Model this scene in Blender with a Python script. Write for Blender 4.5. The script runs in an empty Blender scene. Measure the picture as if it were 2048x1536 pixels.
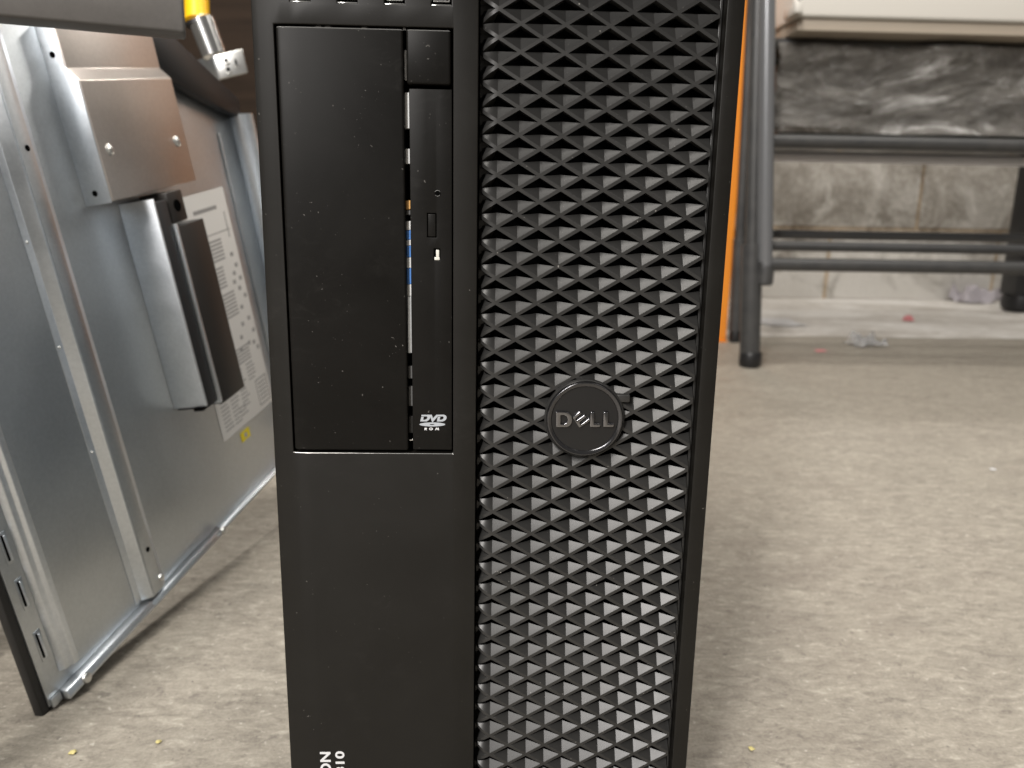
import bpy, bmesh, math, random
from mathutils import Vector, Matrix, noise
random.seed(7)
scene = bpy.context.scene
COL = scene.collection

# ------------------------------------------------------------------ camera
F_PX, CX, CY = 1538.0, 1024.0, 768.0            # solved for the 2048 x 1536 photograph
PITCH, YAW, ROLL = (math.radians(a) for a in (12.6616, 2.0638, 1.0185))
CAM = Vector((0.0, -0.29, 0.29))
cp, sp, cyw, syw = math.cos(PITCH), math.sin(PITCH), math.cos(YAW), math.sin(YAW)
FWD = Vector((syw*cp, cyw*cp, -sp)); RT0 = Vector((cyw, -syw, 0)); UP0 = RT0.cross(FWD)
RT = math.cos(ROLL)*RT0 + math.sin(ROLL)*UP0
UP = -math.sin(ROLL)*RT0 + math.cos(ROLL)*UP0
cam_d = bpy.data.cameras.new('camera'); cam = bpy.data.objects.new('camera', cam_d); COL.objects.link(cam)
m = Matrix((RT, UP, -FWD)).transposed().to_4x4(); m.translation = CAM; cam.matrix_world = m
cam_d.sensor_width = 36; cam_d.lens = F_PX/2048*36; cam_d.clip_start = .01; cam_d.clip_end = 60
cam_d.dof.use_dof = True; cam_d.dof.focus_distance = .30; cam_d.dof.aperture_fstop = 12.5
scene.camera = cam

# ------------------------------------------------------------------ light
world = bpy.data.worlds.new('World'); scene.world = world; world.use_nodes = True
bg = world.node_tree.nodes['Background']; bg.inputs[0].default_value = (1.0, .95, .88, 1); bg.inputs[1].default_value = .12

def strip_light(name, loc, target, along, length, width, power, col):
    l = bpy.data.lights.new(name, 'AREA'); l.shape = 'RECTANGLE'; l.size = length; l.size_y = width; l.energy = power; l.color = col
    o = bpy.data.objects.new(name, l); COL.objects.link(o)
    z = (Vector(loc)-Vector(target)).normalized(); x = Vector(along); x = (x - z*x.dot(z)).normalized(); y = z.cross(x)
    mw = Matrix((x, y, z)).transposed().to_4x4(); mw.translation = loc; o.matrix_world = mw
    return o
# a row of ceiling strip lights running back over the photographer's left shoulder, one overhead, and two added unseen fill lamps for rack and wall
ROW = (-.40, -1.0, 0)
strip_light('unseen_strip_lamp', (-.74, -1.14, 2.3), (-.2, -.1, .2), ROW, 1.30, .30, 33, (1, .95, .88))
strip_light('unseen_strip_lamp', (-1.36, -2.70, 2.3), (-.1, 0, .2), ROW, 1.60, .40, 112, (1, .96, .92))
strip_light('unseen_strip_lamp', (-2.05, -4.35, 2.3), (-.1, 0, .2), ROW, 1.40, .40, 66, (1, .96, .94))
strip_light('unseen_strip_lamp', (-.20, .42, 2.4), (-.1, .4, 0), (1, .1, 0), 1.40, .60, 46, (1, .96, .90))
strip_light('unseen_strip_lamp', (1.5, .25, 2.4), (1.35, 1.5, .3), (1, 0, 0), 1.40, 1.0, 22, (1, .95, .88))  # added fill lamp, brightens the rack side
strip_light('unseen_strip_lamp', (1.5, 2.12, 2.4), (1.5, 2.2, 0), (1, 0, 0), 1.25, .16, 24, (1, .95, .88))  # added wash lamp, brightens the wall behind the rack
vs = scene.view_settings; vs.view_transform = 'Standard'; vs.look = 'None'; vs.exposure = 0; vs.gamma = 1; vs.use_curve_mapping = False

# ------------------------------------------------------------------ pixel helpers (photo pixel -> direction -> surface it lies on)
def ray(x, y): return FWD + (x-CX)/F_PX*RT - (y-CY)/F_PX*UP
def on_front(x, y, depth=0.0):
    d = ray(x, y); return CAM + d*((depth-CAM.y)/d.y)
def on_floor(x, y, z=0.0):
    d = ray(x, y); return CAM + d*((z-CAM.z)/d.z)

# ------------------------------------------------------------------ materials
def mat(name, base, rough=.5, metal=0.0, spec=.5, build=None):
    mt = bpy.data.materials.new(name); mt.use_nodes = True
    nt = mt.node_tree; b = nt.nodes['Principled BSDF']
    b.inputs['Base Color'].default_value = (*base, 1); b.inputs['Roughness'].default_value = rough
    b.inputs['Metallic'].default_value = metal; b.inputs['Specular IOR Level'].default_value = spec
    if build: build(nt, b)
    return mt
class N:
    """tiny node helper"""
    def __init__(s, nt): s.nt = nt
    def n(s, t, **kw):
        nd = s.nt.nodes.new(t)
        for k, v in kw.items():
            if k in nd.inputs: nd.inputs[k].default_value = v
            else: setattr(nd, k, v)
        return nd
    def link(s, a, b): s.nt.links.new(a, b)
    def coord(s, scale=(1, 1, 1), rot=(0, 0, 0), which='Object'):
        tc = s.n('ShaderNodeTexCoord'); mp = s.n('ShaderNodeMapping'); mp.inputs['Scale'].default_value = scale; mp.inputs['Rotation'].default_value = rot
        s.link(tc.outputs[which], mp.inputs[0]); return mp.outputs[0]
    def noise(s, vec, scale, detail=4, rough=.55, dist=0):
        nd = s.n('ShaderNodeTexNoise'); nd.inputs['Scale'].default_value = scale; nd.inputs['Detail'].default_value = detail
        nd.inputs['Roughness'].default_value = rough; nd.inputs['Distortion'].default_value = dist; s.link(vec, nd.inputs['Vector']); return nd.outputs['Fac']
    def ramp(s, fac, stops):
        r = s.n('ShaderNodeValToRGB'); cr = r.color_ramp
        while len(cr.elements) > 1: cr.elements.remove(cr.elements[-1])
        for i, (p, c) in enumerate(stops):
            e = cr.elements[0] if i == 0 else cr.elements.new(p)
            e.position = p; e.color = (*c, 1) if len(c) == 3 else c
        s.link(fac, r.inputs[0]); return r.outputs[0]
    def mix(s, fac, a, b, mode='MIX'):
        mx = s.n('ShaderNodeMix'); mx.data_type = 'RGBA'; mx.blend_type = mode
        for sock, v in ((mx.inputs[0], fac), (mx.inputs[6], a), (mx.inputs[7], b)):
            if hasattr(v, 'links'): s.link(v, sock)
            elif isinstance(v, tuple): sock.default_value = (*v, 1)
            else: sock.default_value = v
        return mx.outputs[2]
    def bump(s, h, strength, dist, b):
        bp = s.n('ShaderNodeBump'); bp.inputs['Strength'].default_value = strength; bp.inputs['Distance'].default_value = dist
        s.link(h, bp.inputs['Height']); s.link(bp.outputs[0], b.inputs['Normal'])

def plastic_build(c0, c1, r0, r1, dust=.6, grain=2600, gs=.25, smudge=True, wear=0.0):
    def f(nt, b):
        k = N(nt); v = k.coord(which='Object')
        sm = k.noise(v, 26, 5, .6, .6)
        col = k.mix(k.ramp(sm, [(.35, (0, 0, 0)), (.75, (1, 1, 1))]), c0, c1)
        sp_ = k.noise(v, 900, 1, .5); msk = k.ramp(sp_, [(.745, (0, 0, 0)), (.78, (dust,)*3)])
        gate = k.ramp(k.noise(v, 60, 2), [(.5, (0, 0, 0)), (.62, (1, 1, 1))])
        msk2 = k.mix(1.0, msk, gate, 'MULTIPLY')
        col = k.mix(msk2, col, (.28, .27, .25))
        if wear:
            v3 = k.coord((1, 1, 1.6), (0, .5, 0)); s2 = k.noise(v3, 120, 5, .65, 1.2)
            g2 = k.ramp(k.noise(v, 17, 2), [(.52, (0, 0, 0)), (.66, (wear,)*3)])
            s3 = k.mix(1.0, k.ramp(s2, [(.52, (0, 0, 0)), (.7, (1, 1, 1))]), g2, 'MULTIPLY')
            col = k.mix(s3, col, (.05, .048, .045))
        k.link(col, b.inputs['Base Color'])
        rr = k.ramp(sm, [(.3, (r0,)*3), (.75, (r1,)*3)]); k.link(rr, b.inputs['Roughness'])
        k.bump(k.noise(v, grain, 2, .6), gs, .00004, b)
    return f
M = {}
M['bezel'] = mat('bezel_plastic', (.013,)*3, .5, spec=.30, build=plastic_build((.0072, .0066, .0055), (.0100, .0092, .0078), .40, .47, .45, wear=.12))
M['cover'] = mat('cover_plastic', (.013,)*3, .5, spec=.14, build=plastic_build((.0060, .0056, .0050), (.0090, .0084, .0076), .40, .47, .5, wear=.2))
M['grille'] = mat('grille_plastic', (.016,)*3, .45, build=plastic_build((.021, .0208, .0202), (.030, .0295, .0286), .34, .42, .9, 3200, .35))
M['inner'] = mat('inner_black', (.003, .003, .003), .9, spec=.0)
M['case'] = mat('case_black_paint', (.012, .012, .012), .45)
M['gloss'] = mat('badge_gloss_black', (.10, .10, .105), .15, .9)
M['edge'] = mat('edge_highlight_grey', (.42, .42, .41), .16, .6)  # pale half-metal stands in for highlights on dark plastic edges
M['badgeface'] = mat('badge_satin_black', (.008, .008, .0085), .38)
M['darkchrome'] = mat('dark_chrome', (.26, .26, .275), .17, 1.0)
M['chrome'] = mat('bright_metal', (.78, .78, .77), .22, 1.0)
M['print'] = mat('white_print', (.72, .73, .75), .5)
M['silverprint'] = mat('silver_print', (.44, .47, .51), .45)
M['led'] = mat('clear_led', (.75, .74, .68), .2)
M['white'] = mat('white_plastic', (.75, .76, .76), .4)
M['blue'] = mat('blue_plastic', (.10, .28, .72), .4)
M['copper'] = mat('amber_plastic', (.75, .42, .14), .4)
M['greyplastic'] = mat('grey_plastic', (.12, .12, .12), .45)

def steel_build(c0, c1, r0, r1, sc=9, bs=.15):
    def f(nt, b):
        k = N(nt); v = k.coord()
        a = k.noise(v, sc, 5, .6, .3); fine = k.noise(v, 420, 3, .6)
        mixf = k.mix(.35, k.ramp(a, [(.3, (0, 0, 0)), (.7, (1, 1, 1))]), k.ramp(fine, [(.35, (0, 0, 0)), (.65, (1, 1, 1))]))
        k.link(k.mix(mixf, c0, c1), b.inputs['Base Color'])
        k.link(k.ramp(a, [(.3, (r0,)*3), (.7, (r1,)*3)]), b.inputs['Roughness'])
        k.bump(fine, bs, .00012, b)
    return f
M['steel'] = mat('galvanised_steel', (.6, .62, .64), .36, 1.0, build=steel_build((.47, .50, .525), (.59, .62, .645), .30, .42))
M['steel_matt'] = mat('galvanised_steel_matt', (.6, .62, .64), .5, 1.0, build=steel_build((.62, .66, .70), (.80, .84, .88), .34, .47, 14, .4))
M['steel_warm'] = mat('steel_reflected_brown', (.6, .52, .46), .34, 1.0, build=steel_build((.60, .545, .505), (.72, .66, .615), .32, .44))  # warm tint paints a brown reflection into the bracket steel
M['zinc'] = mat('zinc_plate', (.75, .75, .73), .3, 1.0)
M['duct'] = mat('duct_black', (.010, .0105, .012), .5)
M['ductface'] = mat('duct_face_dark_brown', (.017, .014, .012), .42)
M['paper'] = mat('label_paper', (.62, .60, .57), .55)
M['ink'] = mat('label_ink', (.30, .29, .28), .6)
M['yellow'] = mat('yellow_plastic', (.90, .50, .006), .38)
M['ysticker'] = mat('yellow_sticker', (.62, .50, .01), .5)
M['chip'] = mat('pale_yellow_chip', (.55, .48, .20), .6)
def wood_build(c0, c1):
    def f(nt, b):
        k = N(nt); v = k.coord((1, 1, 14), (0, math.pi/2, 0))
        a = k.noise(v, 3.2, 6, .6, 1.2)
        k.link(k.ramp(a, [(.3, c0), (.7, c1)]), b.inputs['Base Color']); k.bump(a, .2, .001, b)
    return f
M['brown'] = mat('brown_wood', (.12, .07, .04), .7, spec=.12, build=wood_build((.014, .0085, .005), (.026, .016, .010)))
M['greypaint'] = mat('grey_paint', (.105, .098, .092), .5, build=steel_build((.10, .094, .088), (.125, .117, .11), .45, .58, 30, .2))
M['orange'] = mat('orange_paint', (.80, .27, .03), .45, build=steel_build((.84, .29, .028), (.72, .23, .028), .4, .55, 6, .1))
M['tube_dark'] = mat('dark_grey_tube', (.035, .036, .038), .38, build=steel_build((.032, .033, .035), (.055, .054, .052), .32, .48, 30, .15))
M['tube_light'] = mat('light_grey_tube', (.20, .205, .215), .26, .5)
M['tube_bright'] = mat('pale_grey_tube', (.60, .595, .62), .35)
M['offwhite'] = mat('off_white_plastic', (.52, .50, .46), .4)
M['beige'] = mat('beige_board', (.36, .31, .25), .6)
M['black'] = mat('black_plastic', (.010, .010, .011), .42)
M['pink'] = mat('pink_plastic', (.60, .22, .23), .5)
M['scrap'] = mat('white_scrap', (.62, .62, .63), .5)
M['purple'] = mat('purple_grey_scrap', (.36, .335, .36), .5)
M['clear'] = mat('clear_film', (.72, .72, .72), .18)
M['clear'].node_tree.nodes['Principled BSDF'].inputs['Transmission Weight'].default_value = .75
M['clear'].node_tree.nodes['Principled BSDF'].inputs['IOR'].default_value = 1.15
def wrap_build(nt, b):
    k = N(nt); v = k.coord((1, 1, 2.2))
    a = k.noise(v, 4.0, 9, .68, 2.6); h2 = k.noise(v, 22, 6, .65, 2.0)
    k.link(k.ramp(a, [(.36, (.060, .054, .047)), (.54, (.125, .116, .104)), (.66, (.42, .41, .395))]), b.inputs['Base Color'])
    k.bump(k.mix(.5, a, h2), 1.0, .02, b)
M['wrap'] = mat('film_wrap', (.05, .05, .05), .16, spec=.9, build=wrap_build)
def concrete(nt, b):
    k = N(nt); v = k.coord()
    sm_ = k.n('ShaderNodeMapping'); sm_.inputs['Location'].default_value = (3.1, 7.7, 0); k.link(v, sm_.inputs[0]); w = sm_.outputs[0]
    tr = k.n('ShaderNodeMapping'); tr.inputs['Scale'].default_value = (1, 2.4, 1); tr.inputs['Rotation'].default_value = (0, 0, .5); k.link(v, tr.inputs[0]); tv = tr.outputs[0]
    big = k.noise(v, 4.2, 6, .66, .8); mid = k.noise(tv, 15, 7, .68, 1.0); fine = k.noise(tv, 70, 7, .74, .8); vf = k.noise(v, 520, 4, .7)
    c = k.ramp(big, [(.32, (.205, .183, .146)), (.5, (.262, .236, .192)), (.68, (.305, .277, .226))])
    c = k.mix(.50, c, k.ramp(mid, [(.38, (.150, .131, .105)), (.50, (.258, .231, .187)), (.62, (.39, .357, .293))]))
    c = k.mix(.46, c, k.ramp(fine, [(.38, (.085, .074, .061)), (.48, (.238, .213, .177)), (.57, (.36, .33, .277)), (.66, (.62, .585, .50))]))
    c = k.mix(.30, c, k.ramp(vf, [(.3, (.12, .106, .092)), (.5, (.265, .24, .205)), (.7, (.44, .41, .36))]))
    stain = k.ramp(k.noise(w, 7, 5, .62, .9), [(.56, (0, 0, 0)), (.72, (.34,)*3)])
    c = k.mix(stain, c, (.135, .110, .092))
    pits = k.ramp(k.noise(w, 75, 4, .65), [(.61, (0, 0, 0)), (.70, (.55,)*3)])
    c = k.mix(pits, c, (.085, .072, .063))
    grit = k.ramp(k.noise(w, 330, 2, .5), [(.70, (0, 0, 0)), (.745, (.8,)*3)])
    c = k.mix(grit, c, (.07, .06, .055))
    fl = k.ramp(k.noise(w, 190, 3, .55), [(.645, (0, 0, 0)), (.74, (.55,)*3)])
    c = k.mix(fl, c, (.60, .57, .50))
    k.link(c, b.inputs['Base Color'])
    k.link(k.ramp(mid, [(.3, (.5,)*3), (.7, (.72,)*3)]), b.inputs['Roughness'])
    k.bump(k.mix(.5, fine, vf), .45, .0015, b)
M['floor'] = mat('concrete_floor', (.38, .35, .3), .65, build=concrete)
def dusty(nt, b):
    k = N(nt); v = k.coord((1, 1.8, 1))
    a = k.noise(v, 3.5, 6, .65, 1.0); f2 = k.noise(v, 28, 5, .65, .6)
    c = k.ramp(a, [(.3, (.34, .31, .275)), (.46, (.52, .49, .45)), (.60, (.76, .745, .72)), (.75, (.58, .55, .51))])
    c = k.mix(.4, c, k.ramp(f2, [(.3, (.24, .22, .195)), (.52, (.48, .455, .42)), (.7, (.72, .70, .67))]))
    k.link(c, b.inputs['Base Color']); k.bump(f2, .4, .004, b)
M['dusty'] = mat('dusty_concrete', (.5, .48, .44), .8, build=dusty)
def block_build(nt, b):
    k = N(nt); tc = k.n('ShaderNodeNewGeometry'); v = tc.outputs['Position']
    a = k.noise(v, 5, 6, .65, .8); f2 = k.noise(v, 60, 4, .7)
    c = k.ramp(a, [(.34, (.12, .108, .09)), (.48, (.27, .252, .222)), (.58, (.47, .45, .415)), (.70, (.70, .68, .645))])
    c = k.mix(.4, c, k.ramp(f2, [(.3, (.16, .14, .12)), (.55, (.36, .33, .29)), (.72, (.60, .565, .51))]))
    sx = k.n('ShaderNodeSeparateXYZ'); k.link(v, sx.inputs[0])
    salt = k.n('ShaderNodeMath', operation='ADD'); k.link(k.noise(v, 7, 5, .65, .6), salt.inputs[0])
    low = k.n('ShaderNodeMapRange'); low.inputs[1].default_value = .04; low.inputs[2].default_value = .50; low.inputs[3].default_value = .22; low.inputs[4].default_value = -.22
    k.link(sx.outputs[2], low.inputs[0]); k.link(low.outputs[0], salt.inputs[1])
    c = k.mix(k.ramp(salt.outputs[0], [(.46, (0, 0, 0)), (.70, (.85,)*3)]), c, (.78, .76, .72))
    k.link(c, b.inputs['Base Color']); k.bump(f2, .6, .006, b)
M['block'] = mat('concrete_block', (.3, .28, .25), .85, build=block_build)
def mortar_build(nt, b):
    block_build(nt, b); k = N(nt); src = b.inputs['Base Color'].links[0].from_socket
    k.link(k.mix(1.0, src, (.80, .66, .50), 'MULTIPLY'), b.inputs['Base Color'])
M['mortar'] = mat('mortar', (.20, .165, .125), .9, build=mortar_build)

# ------------------------------------------------------------------ mesh helpers
def empty(name, loc, label, cat, group=None):
    o = bpy.data.objects.new(name, None); o.empty_display_size = .02; COL.objects.link(o); o.location = loc
    o['label'] = label; o['category'] = cat
    if group: o['group'] = group
    return o
def tag(o, label, cat, group=None):
    o['label'] = label; o['category'] = cat
    if group: o['group'] = group
    return o
def link(name, me, material, parent=None):
    """mesh given in world coordinates; when it has a parent its vertices are moved into the parent's frame"""
    o = bpy.data.objects.new(name, me); COL.objects.link(o)
    if material is not None and not me.materials: me.materials.append(material)
    if parent is not None:
        o.parent = parent; o.matrix_parent_inverse = world_of(parent).inverted()
    return o
def world_of(o):
    mt = Matrix.LocRotScale(o.location, o.rotation_euler, o.scale)
    return (world_of(o.parent) @ o.matrix_parent_inverse @ mt) if o.parent else mt
def finish(bm, bevel=0, seg=2, ang=40, smooth=35):
    bm.normal_update()
    if bevel:
        ed = [e for e in bm.edges if len(e.link_faces) == 2 and e.calc_face_angle(0) > math.radians(ang)]
        bmesh.ops.bevel(bm, geom=ed, offset=bevel, segments=seg, profile=.5, affect='EDGES', clamp_overlap=True)
    bm.normal_update()
    if smooth:
        for f in bm.faces: f.smooth = True
        for e in bm.edges:
            if len(e.link_faces) == 2 and e.calc_face_angle(0) > math.radians(smooth): e.smooth = False
    me = bpy.data.meshes.new('m'); bm.to_mesh(me); bm.free(); return me
def bm_box(bm, lo, hi):
    x0, y0, z0 = lo; x1, y1, z1 = hi
    v = [bm.verts.new(p) for p in ((x0, y0, z0), (x1, y0, z0), (x1, y1, z0), (x0, y1, z0), (x0, y0, z1), (x1, y0, z1), (x1, y1, z1), (x0, y1, z1))]
    for q in ((0, 3, 2, 1), (4, 5, 6, 7), (0, 1, 5, 4), (1, 2, 6, 5), (2, 3, 7, 6), (3, 0, 4, 7)): bm.faces.new([v[i] for i in q])
def box(name, lo, hi, material, parent=None, bevel=0, seg=2):
    bm = bmesh.new(); bm_box(bm, lo, hi); return link(name, finish(bm, bevel, seg), material, parent)
def frame_pts(o, ax, pts): return [o + ax[0]*a + ax[1]*b + ax[2]*c for a, b, c in pts]
def obox(bm, o, ax, lo, hi):
    """box in an oblique frame o + a*ax0 + b*ax1 + c*ax2"""
    n0 = len(bm.verts); bm_box(bm, lo, hi); bm.verts.ensure_lookup_table()
    for v in list(bm.verts)[n0:]:
        a, b, c = v.co; v.co = o + ax[0]*a + ax[1]*b + ax[2]*c
def prism(bm, pts, off):
    """closed prism: polygon pts (3D) swept by off; pts counter-clockwise seen from the -off side"""
    a = [bm.verts.new(p) for p in pts]; b = [bm.verts.new(p+off) for p in pts]
    bm.faces.new(a[::-1]); bm.faces.new(b); n = len(pts)
    for i in range(n): bm.faces.new((a[i], a[(i+1) % n], b[(i+1) % n], b[i]))
    bmesh.ops.recalc_face_normals(bm, faces=bm.faces[:])
def tube(bm, pts, r, seg=20, caps=True):
    pts = [Vector(p) for p in pts]; rings = []
    for i, p in enumerate(pts):
        d = (pts[min(i+1, len(pts)-1)] - pts[max(i-1, 0)]).normalized()
        x = d.orthogonal().normalized() if i == 0 else (x - d*x.dot(d)).normalized()
        y = d.cross(x); rr = r[i] if isinstance(r, (list, tuple)) else r
        rings.append([bm.verts.new(p + (x*math.cos(t)+y*math.sin(t))*rr) for t in (2*math.pi*j/seg for j in range(seg))])
    for a, b in zip(rings, rings[1:]):
        for j in range(seg): bm.faces.new((a[j], a[(j+1) % seg], b[(j+1) % seg], b[j]))
    if caps: bm.faces.new(rings[0][::-1]); bm.faces.new(rings[-1])
def tube_obj(name, pts, r, material, parent=None, seg=20):
    bm = bmesh.new(); tube(bm, pts, r, seg); return link(name, finish(bm, 0), material, parent)
def lathe(bm, c, axis, prof, seg=64):
    """profile [(radius, height along axis)]"""
    axis = axis.normalized(); x = axis.orthogonal().normalized(); y = axis.cross(x); rings = []
    for r, h in prof:
        rings.append([bm.verts.new(c + axis*h + (x*math.cos(t)+y*math.sin(t))*r) for t in (2*math.pi*j/seg for j in range(seg))] if r > 0 else [bm.verts.new(c+axis*h)])
    for a, b in zip(rings, rings[1:]):
        for j in range(seg):
            j2 = (j+1) % seg
            if len(a) == 1 and len(b) == 1: continue
            if len(b) == 1: bm.faces.new((a[j], a[j2], b[0]))
            elif len(a) == 1: bm.faces.new((a[0], b[j2], b[j]))
            else: bm.faces.new((a[j], a[j2], b[j2], b[j]))
    bmesh.ops.recalc_face_normals(bm, faces=bm.faces[:])
def text_mesh(s, size, extrude=0, offset=0, align='LEFT', spacing=1.0):
    cu = bpy.data.curves.new('txt', 'FONT'); cu.body = s; cu.size = size; cu.extrude = extrude; cu.offset = offset; cu.align_x = align; cu.space_character = spacing
    o = bpy.data.objects.new('txt', cu); COL.objects.link(o)
    dg = bpy.context.evaluated_depsgraph_get(); me = bpy.data.meshes.new_from_object(o.evaluated_get(dg))
    bpy.data.objects.remove(o); return me
def struct(o): o['kind'] = 'structure'; return o
Z3 = Vector((0, 0, 1)); MMU = .001

# ================================================================== SETTING
bm = bmesh.new(); bmesh.ops.create_grid(bm, x_segments=1, y_segments=1, size=6)
struct(link('floor', finish(bm, smooth=0), M['floor']))
# rough dusty strip of floor before the wall: its own poured strip, a few millimetres proud
bm = bmesh.new(); xs = [-3 + 6.5*i/260 for i in range(261)]
lowv = [bm.verts.new((x, 1.572 + .012*(noise.noise((x*4, 0, 0)) + .5*noise.noise((x*15, 3, 0))), 0)) for x in xs]
rowsv = [lowv]
for dy, z in ((.02, .002), (.05, .004), (.09, .0055), (.14, .0062), (.20, .0065), (.85, .0065)):
    rowsv.append([bm.verts.new((v.co.x, v.co.y+dy, z + 0)) for v in lowv])
for ra, rb_ in zip(rowsv, rowsv[1:]):
    for i in range(260): bm.faces.new((ra[i], ra[i+1], rb_[i+1], rb_[i]))
struct(link('floor_strip', finish(bm, smooth=0), M['dusty']))

WALL_Y = 2.40
wall = struct(box('block_wall', (-2.2, WALL_Y+.005, 0), (3.9, WALL_Y+.2, 1.50), M['mortar']))
bm = bmesh.new(); bm_box(bm, (-.2945, 0, -.1195), (.2945, .12, .1195)); block_me = finish(bm, .006, 2)
jx = on_front(1842, 390, WALL_Y).x
for r in range(6):
    for c in range(-6, 5):
        xc = jx + .30 + .60*c + (.3 if r % 2 == 0 else 0)
        if -2 < xc < 3.7:
            o = link('block', block_me, M['block'], wall); o.location = (xc, WALL_Y + random.uniform(-.002, .002), .1265 + .25*r)
# ================================================================== COMPUTER TOWER
T = empty('computer_tower', (0.004, 0.22, 0), 'black plastic desktop computer tower with diamond mesh grille, standing in the middle', 'computer')
HC = .29                                         # camera height: front plane coordinates below are millimetres from the camera's foot point
def FP(x, z, y=0.0): return Vector((x*MMU, y*MMU, HC + z*MMU))
def roll(x):                                     # the left margin of the front rolls back gently
    return ((-66-x)/16.5)**2*1.9 if x < -66 else (((x-86)/4.2)**2*.5 if x > 86 else 0)
# --- front bezel with real openings
USBX = (-65.1, -48.9, -32.6, -16.4); UZ0, UZ1 = 69.3, 84.1
xl = sorted({-82.5, -80, -77.5, -74.65, -72, -69, -66, -12.3, -3.4, 83.7, 86, 88, 90.2} | {u-3.5 for u in USBX} | {u+3.5 for u in USBX})
zl = [-284, -93.5, 62.1, UZ0, UZ1, 96, 126]
GZ0, GZ1 = -278, 96
def is_open(x, z):
    if -74.65 < x < -12.3 and -93.5 < z < 62.1: return True
    if -3.4 < x < 83.7 and -278 < z < 96: return True
    return UZ0 < z < UZ1 and any(abs(x-u) < 3.5 for u in USBX)
zl = sorted(set(zl) | {-278})
bm = bmesh.new(); fv = {}; bv = {}
def gv(d, i, j, depth):
    if (i, j) not in d:
        x, z = xl[i], zl[j]; d[i, j] = bm.verts.new(FP(x, z, roll(x) if depth == 0 else depth))
    return d[i, j]
cells = {(i, j) for i in range(len(xl)-1) for j in range(len(zl)-1) if not is_open((xl[i]+xl[i+1])/2, (zl[j]+zl[j+1])/2)}
for i, j in cells: bm.faces.new([gv(fv, *q, 0) for q in ((i, j), (i+1, j), (i+1, j+1), (i, j+1))])
for i, j in cells:
    for (di, dj), (p, q) in (((-1, 0), ((i, j), (i, j+1))), ((1, 0), ((i+1, j+1), (i+1, j))), ((0, -1), ((i+1, j), (i, j))), ((0, 1), ((i, j+1), (i+1, j+1)))):
        if (i+di, j+dj) not in cells:
            bm.faces.new([gv(fv, *p, 0), gv(fv, *q, 0), gv(bv, *q, 16), gv(bv, *p, 16)])
bmesh.ops.recalc_face_normals(bm, faces=bm.faces[:])
bm.normal_update()
if sum(f.normal.y for f in bm.faces) > 0: bmesh.ops.reverse_faces(bm, faces=bm.faces[:])
front = link('front_bezel', finish(bm, .00065, 3, 50), M['bezel'], T)
def paint_edge_glint(o, test):  # up-facing bevels get the painted highlight material
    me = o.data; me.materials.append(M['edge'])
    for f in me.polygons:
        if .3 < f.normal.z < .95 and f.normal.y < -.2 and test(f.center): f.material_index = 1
paint_edge_glint(front, lambda c: -.076 < c.x < -.011 and abs(c.z-(HC-.0935)) < .001)
# --- top cap that juts out above the front, case body, feet
bm = bmesh.new(); prism(bm, [FP(x, z, y) for x, y, z in ((-82.5, .3, 96.5), (-82.5, -24, 103), (-82.5, -27, 112), (-82.5, -20, 125), (-82.5, -8, 127.2), (-82.5, 18, 127.2), (-82.5, 18, 126.3), (-82.5, -.3, 126.3), (-82.5, -.3, 98))], Vector((.1727, 0, 0)))
link('top_cap', finish(bm, .002, 3), M['bezel'], T)
bm = bmesh.new(); bm_box(bm, (-.0818, .0165, .010), (.0895, .455, .4165)); link('case_body', finish(bm, .0025, 3), M['case'], T)
box('unseen_steel_side', (-.0824, .0200, .016), (-.08185, .450, .411), M['steel'], T, .0001, 1)  # unseen steel plate added so the leaning panel reflects pale grey
for x in (-.068, .076):
    for y in (.03, .43):
        bm = bmesh.new(); lathe(bm, Vector((x, y, 0)), Z3, [(0, 0), (.011, 0), (.013, .003), (.013, .0098), (0, .0098)], 20); link('foot', finish(bm), M['black'], T)
# --- drive bay
box('bay_recess', FP(-74.5, -93.4, 12), FP(-12.4, 62.0, 13), M['inner'], front)
def cover(name, x0, x1, z0, z1, depth=-.45, bev=.0009, mt='cover', holes=()):
    n = [x for x in (-72, -70, -68, -66) if x0 < x < x1]; X = [x0]+n+[x1]
    pts = [FP(x, z0, depth + roll(x)) for x in X] + [FP(x1, z0, 9.0), FP(x0, z0, 9.0)]
    bm = bmesh.new(); prism(bm, pts, Vector((0, 0, (z1-z0)*MMU))); o = link(name, finish(bm, bev, 3, 50), M[mt], T); paint_edge_glint(o, lambda c: True); return o
cover('drive_bay_cover', -73.95, -29.75, -92.35, 61.35)
cover('blank_bay_cover', -28.75, -13.15, 43.25, 61.35)
# optical drive front, with the pin hole, the button and the lamp let into it
dv = empty('optical_drive_front', FP(-20.4, -25, 5), '', ''); del dv['label']; del dv['category']
dv.parent = T; dv.matrix_parent_inverse = world_of(T).inverted()
DX0, DX1, DZ0, DZ1 = -28.0, -12.75, -92.1, 41.85
gx = [DX0, -21.9, -19.5, -18.7, -18.45, -17.1, DX1]; gz = [DZ0, -18.45, -14.0, -10.0, -1.2, DZ1]
gx = sorted(set(gx)); bm = bmesh.new(); fv = {}; bv = {}
hole_r = [(-21.9, -18.45, -10.0, -1.2), (-19.5, -17.1, -18.45, -14.0)]
def gv2(d, i, j, y):
    if (i, j) not in d: d[i, j] = bm.verts.new(FP(gx[i], gz[j], y))
    return d[i, j]
cells = {(i, j) for i in range(len(gx)-1) for j in range(len(gz)-1) if not any(a < (gx[i]+gx[i+1])/2 < b and c < (gz[j]+gz[j+1])/2 < d for a, b, c, d in hole_r)}
for i, j in cells: bm.faces.new([gv2(fv, *q, .35) for q in ((i, j), (i+1, j), (i+1, j+1), (i, j+1))])
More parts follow.
